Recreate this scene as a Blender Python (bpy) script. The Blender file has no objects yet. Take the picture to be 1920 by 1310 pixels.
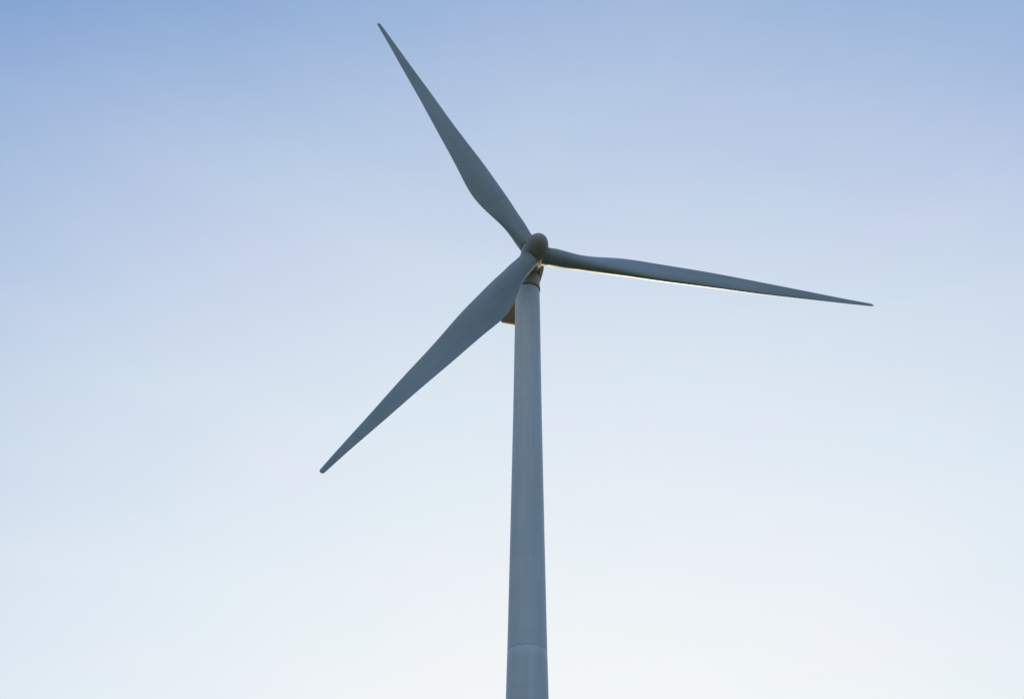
import bpy, bmesh, math
import numpy as np
from mathutils import Vector, Matrix

SC = bpy.context.scene
COL = SC.collection

# ---------------------------------------------------------------- camera
EYE = 1.6
PITCH, ROLL = 0.64919, 0.0118
fwd = Vector((0, math.cos(PITCH), math.sin(PITCH)))
right0 = Vector((1, 0, 0)); up0 = right0.cross(fwd)
right = right0 * math.cos(ROLL) + up0 * math.sin(ROLL)
up = up0 * math.cos(ROLL) - right0 * math.sin(ROLL)
cd = bpy.data.cameras.new('camera'); cam = bpy.data.objects.new('camera', cd); COL.objects.link(cam)
m = Matrix((right, up, -fwd)).transposed().to_4x4(); m.translation = Vector((0, 0, EYE))
cam.matrix_world = m
SC.render.filter_size = 1.7
cd.sensor_width = 36; cd.lens = 36 * 2009.6 / 1920; cd.clip_start = 0.1; cd.clip_end = 40000
SC.camera = cam

# ---------------------------------------------------------------- sky and sun
SUN_EL, SUN_AZ = math.radians(3), math.radians(9)      # azimuth from +Y towards +X
w = bpy.data.worlds.new('World'); SC.world = w; w.use_nodes = True
nt = w.node_tree; N = nt.nodes; L = nt.links
bg = N['Background']
sky = N.new('ShaderNodeTexSky'); sky.sky_type = 'NISHITA'; sky.sun_disc = False
sky.sun_elevation = SUN_EL; sky.sun_rotation = SUN_AZ
sky.air_density = 1.0; sky.dust_density = 0.6; sky.ozone_density = 2.0; sky.altitude = 0
STR = 0.12
HZ_GAIN = 1.0
K_SKY = 0.05                      # share of the physical sky; the rest is thin milky evening haze
geo = N.new('ShaderNodeTexCoord')
def vm(op, **kw):
    q = N.new('ShaderNodeVectorMath'); q.operation = op
    return q
def mth(op, a=None, b=None, c=None):
    q = N.new('ShaderNodeMath'); q.operation = op
    for i, v in enumerate((a, b, c)):
        if v is None: continue
        if isinstance(v, (int, float)): q.inputs[i].default_value = v
        else: L.new(v, q.inputs[i])
    return q.outputs[0]
dot = vm('DOT_PRODUCT'); L.new(geo.outputs['Generated'], dot.inputs[0])
dot.inputs[1].default_value = (0.104, 0.9896, -0.0995)
wn = N.new('ShaderNodeTexNoise'); wn.inputs['Scale'].default_value = 2.2; wn.inputs['Detail'].default_value = 6; wn.inputs['Roughness'].default_value = 0.5; wn.inputs['Distortion'].default_value = 0.6
wm = N.new('ShaderNodeMapping'); wm.inputs['Scale'].default_value = (1.0, 1.0, 3.2); wm.inputs['Rotation'].default_value = (0.0, 0.35, 0.0)
L.new(geo.outputs['Generated'], wm.inputs[0]); L.new(wm.outputs[0], wn.inputs[0])
wf = N.new('ShaderNodeTexNoise'); wf.inputs['Scale'].default_value = 9; wf.inputs['Detail'].default_value = 10; wf.inputs['Roughness'].default_value = 0.62
L.new(wm.outputs[0], wf.inputs[0])
wc = N.new('ShaderNodeTexNoise'); wc.inputs['Scale'].default_value = 5; wc.inputs['Detail'].default_value = 5
L.new(wm.outputs[0], wc.inputs[0])
tin = N.new('ShaderNodeMix'); tin.data_type = 'RGBA'
tin.inputs['A'].default_value = (1.045, 0.985, 1.01, 1); tin.inputs['B'].default_value = (0.955, 1.015, 0.985, 1)
L.new(wc.outputs[0], tin.inputs['Factor'])
u = mth('ADD', dot.outputs['Value'], mth('ADD', mth('MULTIPLY', mth('SUBTRACT', wn.outputs[0], 0.5), 0.075), mth('MULTIPLY', mth('SUBTRACT', wf.outputs[0], 0.5), 0.020)))
un = mth('MULTIPLY_ADD', u, 0.5, 0.5)
ramp = N.new('ShaderNodeValToRGB'); ramp.color_ramp.interpolation = 'LINEAR'
L.new(un, ramp.inputs[0])
STOPS = [(-1.0, (155, 178, 205)), (0.0, (112, 143, 182)), (0.28, (112, 147, 196)), (0.408, (135, 167, 211)), (0.478, (158, 183, 219)), (0.548, (178, 197, 226)),
         (0.618, (195, 210, 232)), (0.688, (209, 222, 237)), (0.758, (221, 231, 242)), (0.829, (231, 238, 245)), (0.899, (240, 244, 246)), (1.0, (250, 250, 247))]
def lin(c):
    c = c / 255
    return c / 12.92 if c < .04045 else ((c + .055) / 1.055) ** 2.4
cr_ = ramp.color_ramp
while len(cr_.elements) < len(STOPS): cr_.elements.new(0.5)
for e_, (p_, c_) in zip(cr_.elements, STOPS):
    e_.position = p_ * .5 + .5; e_.color = tuple(lin(v) for v in c_) + (1,)
s1 = vm('SCALE'); L.new(ramp.outputs[0], s1.inputs[0]); s1.inputs['Scale'].default_value = HZ_GAIN / STR
s2 = vm('SCALE'); L.new(sky.outputs[0], s2.inputs[0]); s2.inputs['Scale'].default_value = K_SKY
ad = vm('ADD'); L.new(s1.outputs[0], ad.inputs[0]); L.new(s2.outputs[0], ad.inputs[1])
tm = vm('MULTIPLY'); L.new(ad.outputs[0], tm.inputs[0]); L.new(tin.outputs['Result'], tm.inputs[1])
L.new(tm.outputs[0], bg.inputs[0])
bg.inputs[1].default_value = STR
sd = bpy.data.lights.new('sun', 'SUN'); sd.energy = 4.5; sd.angle = math.radians(0.5); sd.color = (1.0, 0.80, 0.56)
so = bpy.data.objects.new('sun', sd); COL.objects.link(so)
sdir = Vector((math.sin(SUN_AZ) * math.cos(SUN_EL), math.cos(SUN_AZ) * math.cos(SUN_EL), math.sin(SUN_EL)))
so.rotation_euler = sdir.to_track_quat('Z', 'Y').to_euler()
SC.view_settings.view_transform = 'Standard'; SC.view_settings.look = 'None'
SC.view_settings.exposure = 0; SC.view_settings.gamma = 1

# ---------------------------------------------------------------- materials
def paint(name, base, rough=0.42, dirt=0.06, scale=0.35, streak=(1, 1, 0.12), tint=(0.90, 0.88, 0.82), rings=None, root=None):
    mt = bpy.data.materials.new(name); mt.use_nodes = True
    n = mt.node_tree.nodes; l = mt.node_tree.links; b = n['Principled BSDF']
    tc = n.new('ShaderNodeTexCoord'); mp = n.new('ShaderNodeMapping'); mp.inputs['Scale'].default_value = streak
    l.new(tc.outputs['Object'], mp.inputs[0])
    a = n.new('ShaderNodeTexNoise'); a.inputs['Scale'].default_value = scale; a.inputs['Detail'].default_value = 8; a.inputs['Roughness'].default_value = 0.6
    l.new(mp.outputs[0], a.inputs[0])
    f = n.new('ShaderNodeTexNoise'); f.inputs['Scale'].default_value = 9; f.inputs['Detail'].default_value = 5
    l.new(tc.outputs['Object'], f.inputs[0])
    r = n.new('ShaderNodeMapRange'); r.inputs['From Min'].default_value = 0.35; r.inputs['From Max'].default_value = 0.75
    l.new(a.outputs[0], r.inputs[0])
    mul = n.new('ShaderNodeMath'); mul.operation = 'MULTIPLY_ADD'; mul.inputs[1].default_value = 0.35; mul.use_clamp = True
    l.new(f.outputs[0], mul.inputs[0]); l.new(r.outputs[0], mul.inputs[2])
    mx = n.new('ShaderNodeMix'); mx.data_type = 'RGBA'
    mx.inputs['A'].default_value = (*base, 1)
    k = 1 - dirt * 2.2
    mx.inputs['B'].default_value = (base[0] * k * (0.9 + 0.1 * tint[0]), base[1] * k * (0.9 + 0.1 * tint[1]), base[2] * k * (0.9 + 0.1 * tint[2]), 1)
    l.new(mul.outputs[0], mx.inputs['Factor']); res = mx.outputs['Result']
    def M(op, *v):
        q = n.new('ShaderNodeMath'); q.operation = op
        for i, x in enumerate(v):
            if isinstance(x, (int, float)): q.inputs[i].default_value = x
            else: l.new(x, q.inputs[i])
        return q.outputs[0]
    sep = n.new('ShaderNodeSeparateXYZ'); l.new(tc.outputs['Object'], sep.inputs[0])
    def darken(res, fac, col):
        q = n.new('ShaderNodeMix'); q.data_type = 'RGBA'; q.blend_type = 'MULTIPLY'
        l.new(fac, q.inputs['Factor']); l.new(res, q.inputs['A']); q.inputs['B'].default_value = (*col, 1)
        return q.outputs['Result']
    if rings:      # rolled plates: a faint weld line every few metres, each plate a hair different in tone
        zz = M('DIVIDE', sep.outputs['Z'], rings)
        fr = M('ABSOLUTE', M('SUBTRACT', M('FRACT', zz), 0.5))
        line = M('MULTIPLY', M('LESS_THAN', fr, 0.010), 0.32)
        wnz = n.new('ShaderNodeTexWhiteNoise'); wnz.noise_dimensions = '1D'; l.new(M('FLOOR', M('ADD', zz, 0.5)), wnz.inputs['W'])
        res = darken(res, M('ADD', line, M('MULTIPLY', wnz.outputs['Value'], 0.10)), (0.72, 0.74, 0.76))
        # rain and grease streaks running down from the top
        sm = n.new('ShaderNodeMapping'); sm.inputs['Scale'].default_value = (3.2, 3.2, 0.05); l.new(tc.outputs['Object'], sm.inputs[0])
        sn = n.new('ShaderNodeTexNoise'); sn.inputs['Scale'].default_value = 1.0; sn.inputs['Detail'].default_value = 6; l.new(sm.outputs[0], sn.inputs[0])
        st = n.new('ShaderNodeMapRange'); st.inputs['From Min'].default_value = 0.55; st.inputs['From Max'].default_value = 0.72; l.new(sn.outputs[0], st.inputs[0])
        res = darken(res, M('MULTIPLY', st.outputs[0], 0.2), (0.70, 0.66, 0.58))
    if root:       # grime around the root and rain marks across the chord
        sm = n.new('ShaderNodeMapping'); sm.inputs['Scale'].default_value = (0.9, 0.5, 0.5); l.new(tc.outputs['Object'], sm.inputs[0])
        sn = n.new('ShaderNodeTexNoise'); sn.inputs['Scale'].default_value = 1.0; sn.inputs['Detail'].default_value = 7; l.new(sm.outputs[0], sn.inputs[0])
        st = n.new('ShaderNodeMapRange'); st.inputs['From Min'].default_value = 0.5; st.inputs['From Max'].default_value = 0.75; l.new(sn.outputs[0], st.inputs[0])
        rg = n.new('ShaderNodeMapRange'); rg.inputs['From Min'].default_value = root; rg.inputs['From Max'].default_value = 1.0
        rg.inputs['To Min'].default_value = 0.25; rg.inputs['To Max'].default_value = 0.75; l.new(sep.outputs['X'], rg.inputs[0])
        res = darken(res, M('MULTIPLY', st.outputs[0], rg.outputs[0]), (0.82, 0.79, 0.72))
    l.new(res, b.inputs['Base Color'])
    rr = n.new('ShaderNodeMapRange'); rr.inputs['To Min'].default_value = rough - 0.06; rr.inputs['To Max'].default_value = rough + 0.14
    l.new(f.outputs[0], rr.inputs[0]); l.new(rr.outputs[0], b.inputs['Roughness'])
    bp = n.new('ShaderNodeBump'); bp.inputs['Strength'].default_value = 0.06; bp.inputs['Distance'].default_value = 0.02
    l.new(f.outputs[0], bp.inputs['Height']); l.new(bp.outputs[0], b.inputs['Normal'])
    return mt
M_TOWER = paint('tower_paint', (0.78, 0.82, 0.85), 0.50, 0.07, 0.5, rings=2.75)
M_BLADE = paint('blade_gelcoat', (0.455, 0.505, 0.515), 0.38, 0.09, 0.8, (0.12, 1, 1), root=9.0)
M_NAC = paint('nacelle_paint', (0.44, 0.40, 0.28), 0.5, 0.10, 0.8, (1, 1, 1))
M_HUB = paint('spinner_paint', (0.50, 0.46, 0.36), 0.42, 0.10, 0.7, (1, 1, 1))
M_DARK = paint('dark_seal', (0.05, 0.055, 0.055), 0.6, 0.1, 2)
M_STEEL = paint('galvanised_steel', (0.30, 0.30, 0.29), 0.5, 0.1, 2)

gm = bpy.data.materials.new('meadow'); gm.use_nodes = True
n = gm.node_tree.nodes; l = gm.node_tree.links; b = n['Principled BSDF']
t = n.new('ShaderNodeTexNoise'); t.inputs['Scale'].default_value = 0.02; t.inputs['Detail'].default_value = 12
tc = n.new('ShaderNodeTexCoord'); l.new(tc.outputs['Object'], t.inputs[0])
r = n.new('ShaderNodeValToRGB'); r.color_ramp.elements[0].position = 0.35; r.color_ramp.elements[1].position = 0.65
r.color_ramp.elements[0].color = (0.05, 0.075, 0.018, 1); r.color_ramp.elements[1].color = (0.15, 0.14, 0.045, 1)
l.new(t.outputs[0], r.inputs[0]); l.new(r.outputs[0], b.inputs['Base Color']); b.inputs['Roughness'].default_value = 1

# ---------------------------------------------------------------- mesh helpers
def link(name, bm, mat, parent=None, smooth=True, sharp=None):
    me = bpy.data.meshes.new(name)
    bmesh.ops.recalc_face_normals(bm, faces=bm.faces)
    bm.to_mesh(me); bm.free(); me.materials.append(mat)
    for p in me.polygons: p.use_smooth = smooth
    if sharp: me.set_sharp_from_angle(angle=math.radians(sharp))
    o = bpy.data.objects.new(name, me); COL.objects.link(o)
    if parent: o.parent = parent
    return o
def loft(bm, rings, cap0=True, cap1=True):
    vs = [[bm.verts.new(c) for c in r] for r in rings]
    k = len(vs[0])
    for a, c in zip(vs[:-1], vs[1:]):
        for i in range(k):
            j = (i + 1) % k
            bm.faces.new((a[i], a[j], c[j], c[i]))
    if cap0: bm.faces.new(vs[0][::-1])
    if cap1: bm.faces.new(vs[-1])
    return vs
def lathe(bm, prof, seg=96, axis='Z'):
    """prof: list of (radius, height)"""
    rings = []
    for rad, z in prof:
        rings.append([(rad * math.cos(2 * math.pi * i / seg), rad * math.sin(2 * math.pi * i / seg), z) for i in range(seg)])
    return loft(bm, rings)
def arc(cx, cy, r, a0, a1, k):
    return [(cx + r * math.cos(math.radians(a0 + (a1 - a0) * i / k)), cy + r * math.sin(math.radians(a0 + (a1 - a0) * i / k))) for i in range(k + 1)]

# ---------------------------------------------------------------- ground
bm = bmesh.new()
rad = [0, 30, 80, 200, 600, 2000, 6000, 15000]
c0 = bm.verts.new((0, 0, 0)); prev = None
for ri in rad[1:]:
    ring = [bm.verts.new((ri * math.cos(a * math.pi / 48), ri * math.sin(a * math.pi / 48), 0)) for a in range(96)]
    for i in range(96):
        j = (i + 1) % 96
        if prev is None: bm.faces.new((c0, ring[i], ring[j]))
        else: bm.faces.new((prev[i], ring[i], ring[j], prev[j]))
    prev = ring
g = link('ground', bm, gm, smooth=False); g['kind'] = 'structure'

# ---------------------------------------------------------------- wind turbine
R = 45.0
HUB = Vector((2.5945, 97.7575, 88.8161 + EYE))
PSI, TILT, PHI = 0.26422, 0.09623, 2.09148
nx = Vector((math.sin(PSI) * math.cos(TILT), -math.cos(PSI) * math.cos(TILT), math.sin(TILT)))   # rotor axis, upwind
e1 = Vector((math.cos(PSI), math.sin(PSI), 0))
e2 = nx.cross(e1)
if e2.z < 0: e2 = -e2
TX, TY = 1.83, 100.67911
ZH = HUB.z
ZRING = ZH - 3.333

root = bpy.data.objects.new('wind_turbine', None); COL.objects.link(root)
root.location = (TX, TY, 0); root.empty_display_size = 2
root['label'] = 'tall pale grey three-bladed wind turbine on a tapering tubular tower, backlit against the sky'
root['category'] = 'wind turbine'

# --- tower: tapering steel tube
def trad(z):   # z above ground
    return float(np.interp(z, [0, 36.6, 42.2, 52.7, 63.0, 68.6, 74.5, 85.8, ZRING], [2.42, 2.03, 1.935, 1.80, 1.685, 1.62, 1.572, 1.50, 1.475]))
SEAM = 39.65 + EYE
bm = bmesh.new()
zs = sorted(set([0.0] + [float(z) for z in np.linspace(3, ZRING - 0.35, 44)]))
prof = []
zseams = [SEAM - 21.5, SEAM]
for a in zs:
    prof.append((trad(a), a))
for s in zseams:
    rr = trad(s)
    prof += [(rr, s - 0.05), (rr - 0.012, s - 0.035), (rr - 0.012, s - 0.012), (rr + 0.002, s)]
prof = [(r_, z_) for r_, z_ in sorted(prof, key=lambda q: q[1])]
prof += [(trad(ZRING), ZRING - 0.12)]
lathe(bm, prof, 128)
tower = link('tower', bm, M_TOWER, root, sharp=50)
for s in zseams:
    bm = bmesh.new(); rr = trad(s)
    lathe(bm, [(rr - 0.02, s - 0.033), (rr + 0.002, s - 0.027), (rr + 0.002, s - 0.016), (rr - 0.02, s - 0.009)], 128)
    link('flange_seam', bm, M_STEEL, tower)
# top collar + dark yaw gap
bm = bmesh.new()
lathe(bm, [(1.46, ZRING - 0.12), (1.46, ZRING + 0.02)], 128)
link('yaw_bearing', bm, M_DARK, root, sharp=40)

# --- nacelle, built in its own frame: x = downwind from tower axis, y = image right, z up (0 at hub height)
nh = Vector((nx.x, nx.y, 0)).normalized()
nacf = bpy.data.objects.new('nacelle_frame', None)
NM = Matrix((-nh, e1, Vector((0, 0, 1)))).transposed().to_4x4(); NM.translation = Vector((0, 0, ZH))
bpy.data.objects.remove(nacf)

def superring(x, hw, zb, zt, ch, k=5):
    """rounded-rectangle section in the y-z plane at x; ch = lower chamfer"""
    pts = []
    pts += [(-(hw - ch), zb), ((hw - ch), zb)]
    pts += [(hw, zb + ch * 0.9)]
    rt = 0.45
    pts += [(hw - rt + rt * math.cos(a), zt - rt + rt * math.sin(a)) for a in np.linspace(0, math.pi / 2, k)]
    pts += [(-(hw - rt) - rt * math.sin(a), zt - rt + rt * math.cos(a)) for a in np.linspace(0, math.pi / 2, k)]
    pts += [(-hw, zb + ch * 0.9)]
    return [(x, y, z) for y, z in pts]
bm = bmesh.new()
secs = [(-1.95, 1.35, -0.75, 0.35, 0.3), (-1.8, 1.58, -0.95, 0.55, 0.4), (-1.2, 1.70, -1.15, 0.85, 0.5), (0.0, 1.70, -1.7, 1.3, 0.5), (1.2, 1.64, -2.2, 1.7, 0.48),
        (3.5, 1.52, -2.28, 1.85, 0.45), (5.5, 1.43, -2.3, 1.82, 0.42), (7.9, 1.34, -2.34, 1.7, 0.38), (8.30, 1.32, -2.25, 1.6, 0.38)]
loft(bm, [superring(*s) for s in secs])
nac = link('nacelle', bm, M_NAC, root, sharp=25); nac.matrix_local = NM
md = nac.modifiers.new('edge', 'BEVEL'); md.width = 0.025; md.segments = 3; md.limit_method = 'ANGLE'; md.angle_limit = math.radians(25)
# bottom seams, hatch and strips
def box(bm, c, s, rot=None):
    v = bmesh.ops.create_cube(bm, size=1)['verts']
    bmesh.ops.scale(bm, vec=s, verts=v)
    if rot is not None: bmesh.ops.rotate(bm, cent=(0, 0, 0), matrix=rot, verts=v)
    bmesh.ops.translate(bm, vec=c, verts=v)
for y in (-1.08, 1.08):
    bm = bmesh.new(); box(bm, (4.55, y * 0.93, -2.31), (6.6, 0.06, 0.06))
    link('edge_trim', bm, M_STEEL, nac, smooth=False)
bm = bmesh.new(); box(bm, (5.6, 0, -2.29), (1.3, 1.3, 0.05)); box(bm, (5.6, 0, -2.315), (1.15, 1.15, 0.03))
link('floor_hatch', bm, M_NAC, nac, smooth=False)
for x0 in (3.6, 6.75):
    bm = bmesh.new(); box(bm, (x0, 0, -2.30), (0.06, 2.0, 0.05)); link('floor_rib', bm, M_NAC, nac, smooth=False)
bm = bmesh.new()
box(bm, (2.75, -0.55, -2.28), (0.7, 0.5, 0.07))
for k_ in range(5): box(bm, (2.5 + k_ * 0.125, -0.55, -2.33), (0.03, 0.46, 0.05))
link('vent_grille', bm, M_DARK, nac, smooth=False)
# neck: round casting between tower top and nacelle
bm = bmesh.new()
zr = ZRING - ZH
prof = [(1.40, zr + 0.0), (1.54, zr + 0.0), (1.57, zr + 0.04), (1.57, zr + 0.30), (1.53, zr + 0.36), (1.51, zr + 0.9), (1.49, zr + 1.8), (1.46, zr + 2.2)] + arc(1.06, zr + 2.2, 0.4, 0, 90, 8)[1:]
lathe(bm, prof, 96)
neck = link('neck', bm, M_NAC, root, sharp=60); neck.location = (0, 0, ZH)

# --- hub and spinner, frame: z = upwind along rotor axis
HM = Matrix((e1, nx.cross(e1), nx)).transposed().to_4x4()
HM.translation = HUB - Vector((TX, TY, 0))
bm = bmesh.new()
SR = 1.55
prof = [(0.9, -1.62), (1.36, -1.62), (1.42, -1.57), (1.50, -0.8), (SR, 0.0), (SR - .01, 0.5)]
NL, Z0 = 2.68, 0.5
prof += [((SR - .01) * math.cos(a) ** 0.86, Z0 + NL * math.sin(a)) for a in np.linspace(0, math.pi / 2, 26)[1:-1]] + [(0.02, Z0 + NL)]
lathe(bm, prof, 128)
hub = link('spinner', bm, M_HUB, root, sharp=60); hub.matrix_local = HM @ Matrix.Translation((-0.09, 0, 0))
# main shaft housing
bm = bmesh.new()
lathe(bm, [(1.05, -2.6), (1.05, -1.55)], 64)
sh = link('shaft_housing', bm, M_DARK, root, sharp=40); sh.matrix_local = HM
# rear seam of the spinner
bm = bmesh.new()
lathe(bm, [(1.4, -1.14), (1.475, -1.13), (1.48, -1.08), (1.4, -1.07)], 128)
link('spinner_seam', bm, M_DARK, hub, sharp=40)

# small lifting-bolt sockets round the nose
for a_ in (178, 237, 292, 358, 57, 112):
    z_ = 1.52; rho = 1.545 * math.cos(math.asin((z_ - Z0) / NL)) ** 0.86
    an = math.radians(a_)
    nrm = Vector((math.cos(an), math.sin(an), 0.36)).normalized()
    bm = bmesh.new(); lathe(bm, [(0.075, -0.04), (0.085, 0.0), (0.07, 0.012), (0.03, 0.008)], 20)
    ob = link('bolt_socket', bm, M_DARK, hub, sharp=40)
    ob.matrix_local = Matrix.Translation(Vector((rho * math.cos(an), rho * math.sin(an), z_))) @ nrm.to_track_quat('Z', 'Y').to_matrix().to_4x4()

# panel joint round the front of the spinner
bm = bmesh.new(); z_ = 0.62; rho = 1.54 * math.cos(math.asin((z_ - Z0) / NL)) ** 0.86
lathe(bm, [(rho - .05, z_ - .012), (rho + .002, z_ - .012), (rho + .001, z_ + .012), (rho - .05, z_ + .012)], 128)
link('panel_joint', bm, M_STEEL, hub, sharp=40)

# --- blades
KN = np.array([.035, .06, .095, .13, .19, .26, .35, .5, .65, .8, .93, 1.0])
CH = np.array([2.30, 2.30, 2.46, 2.71, 3.43, 3.90, 3.65, 2.91, 2.23, 1.47, .82, .50])
BE = np.radians([17.7, 16.3, 15.0, 14.3, 14.5, 12.8, 8.7, 2.3, -1.2, -1.0, 1.0, 3.5])
OF = np.array([.04, -.02, .0, -.1, -.39, -.61, -.51, -.44, -.29, -.22, -.14, -.15])
TC = np.array([1.0, 1.0, .85, .66, .44, .33, .27, .22, .19, .17, .16, .16])
CONE, BEND = 0.0545, 0.401
DPH = (0.0018, -0.0049, -0.0030)
def spl(y, x):
    k = len(KN); h = np.diff(KN); A = np.zeros((k, k)); b = np.zeros(k); A[0, 0] = A[-1, -1] = 1
    for i in range(1, k - 1):
        A[i, i - 1] = h[i - 1]; A[i, i] = 2 * (h[i - 1] + h[i]); A[i, i + 1] = h[i]
        b[i] = 3 * ((y[i + 1] - y[i]) / h[i] - (y[i] - y[i - 1]) / h[i - 1])
    c = np.linalg.solve(A, b)
    i = np.clip(np.searchsorted(KN, x) - 1, 0, k - 2); dx = x - KN[i]
    return y[i] + ((y[i + 1] - y[i]) / h[i] - h[i] * (2 * c[i] + c[i + 1]) / 3) * dx + c[i] * dx ** 2 + (c[i + 1] - c[i]) / (3 * h[i]) * dx ** 3
def section(tc, wc, mseg=48):
    th = np.linspace(0, 2 * np.pi, mseg, endpoint=False)
    x = .5 * (1 - np.cos(th))
    yt = 5 * tc * (.2969 * np.sqrt(x) - .126 * x - .3516 * x ** 2 + .2843 * x ** 3 - .1015 * x ** 4)
    ya = np.where(np.sin(th) >= 0, yt, -yt) + .03 * 4 * x * (1 - x)
    return .5 - x, wc * .5 * tc * np.sin(th) + (1 - wc) * ya
def blade_ring(r, shrink=1.0, grow=0.0):
    c = float(spl(CH, np.array([max(r, .035)]))[0]); be = float(spl(BE, np.array([max(r, .035)]))[0]); of = float(spl(OF, np.array([max(r, .035)]))[0])
    tc = np.interp(r, KN, TC); wc = np.interp(r, [.04, .06, .12, .19], [1, 1, .5, 0])
    x, y = section(tc, wc)
    x = x * shrink; y = y * shrink
    c2 = c + grow
    # local frame: X radial, Y = direction of rotation, Z = upwind
    O = np.array([R * r * math.cos(CONE), 0, R * r * math.sin(CONE) + BEND * max(0, (r - .1) / .9) ** 2])
    xd = np.array([0, math.cos(be), math.sin(be)]); yd = np.array([0, math.sin(be), -math.cos(be)])
    P = O + ((x * c2 + of)[:, None] * xd + (y * c2)[:, None] * yd)
    return [tuple(v) for v in P]
bm = bmesh.new()
rs = list(np.linspace(.022, .04, 3)) + list(np.linspace(.045, .9925, 110))
rings = [blade_ring(r) for r in rs]
for q in np.linspace(0, 1, 7)[1:-1]:
    rings.append(blade_ring(.9925 + .0072 * math.sin(q * math.pi / 2), shrink=max(.12, math.cos(q * math.pi / 2) ** .7)))
loft(bm, rings)
bmesh.ops.recalc_face_normals(bm, faces=bm.faces)
bme = bpy.data.meshes.new('blade'); bm.to_mesh(bme); bm.free(); bme.materials.append(M_BLADE)
for p_ in bme.polygons: p_.use_smooth = True
bme.set_sharp_from_angle(angle=math.radians(60))
bm = bmesh.new()
loft(bm, [blade_ring(r, grow=g_) for r, g_ in ((.0335, -.02), (.0335, .03), (.0348, .03), (.0348, -.02))], False, False)
bmesh.ops.recalc_face_normals(bm, faces=bm.faces)
rme = bpy.data.meshes.new('root_seal'); bm.to_mesh(rme); bm.free(); rme.materials.append(M_DARK)
for p_ in rme.polygons: p_.use_smooth = True
rme.set_sharp_from_angle(angle=math.radians(40))
def seam_mesh(r):
    bm = bmesh.new()
    loft(bm, [blade_ring(q, grow=g_) for q, g_ in ((r, -.02), (r, .012), (r + .0012, .012), (r + .0012, -.02))], False, False)
    return bm
for k in range(3):
    o = bpy.data.objects.new('blade', bme); COL.objects.link(o); o.parent = root
    a = PHI - k * 2 * math.pi / 3 + DPH[k]
    er = e1 * math.cos(a) + e2 * math.sin(a); t_ = er.cross(nx)
    BM_ = Matrix((er, t_, nx)).transposed().to_4x4(); BM_.translation = HUB - Vector((TX, TY, 0))
    o.matrix_local = BM_
    s = bpy.data.objects.new('root_seal', rme); COL.objects.link(s); s.parent = o
    if k == 2:
        link('tip_seam', seam_mesh(.866), M_STEEL, o)
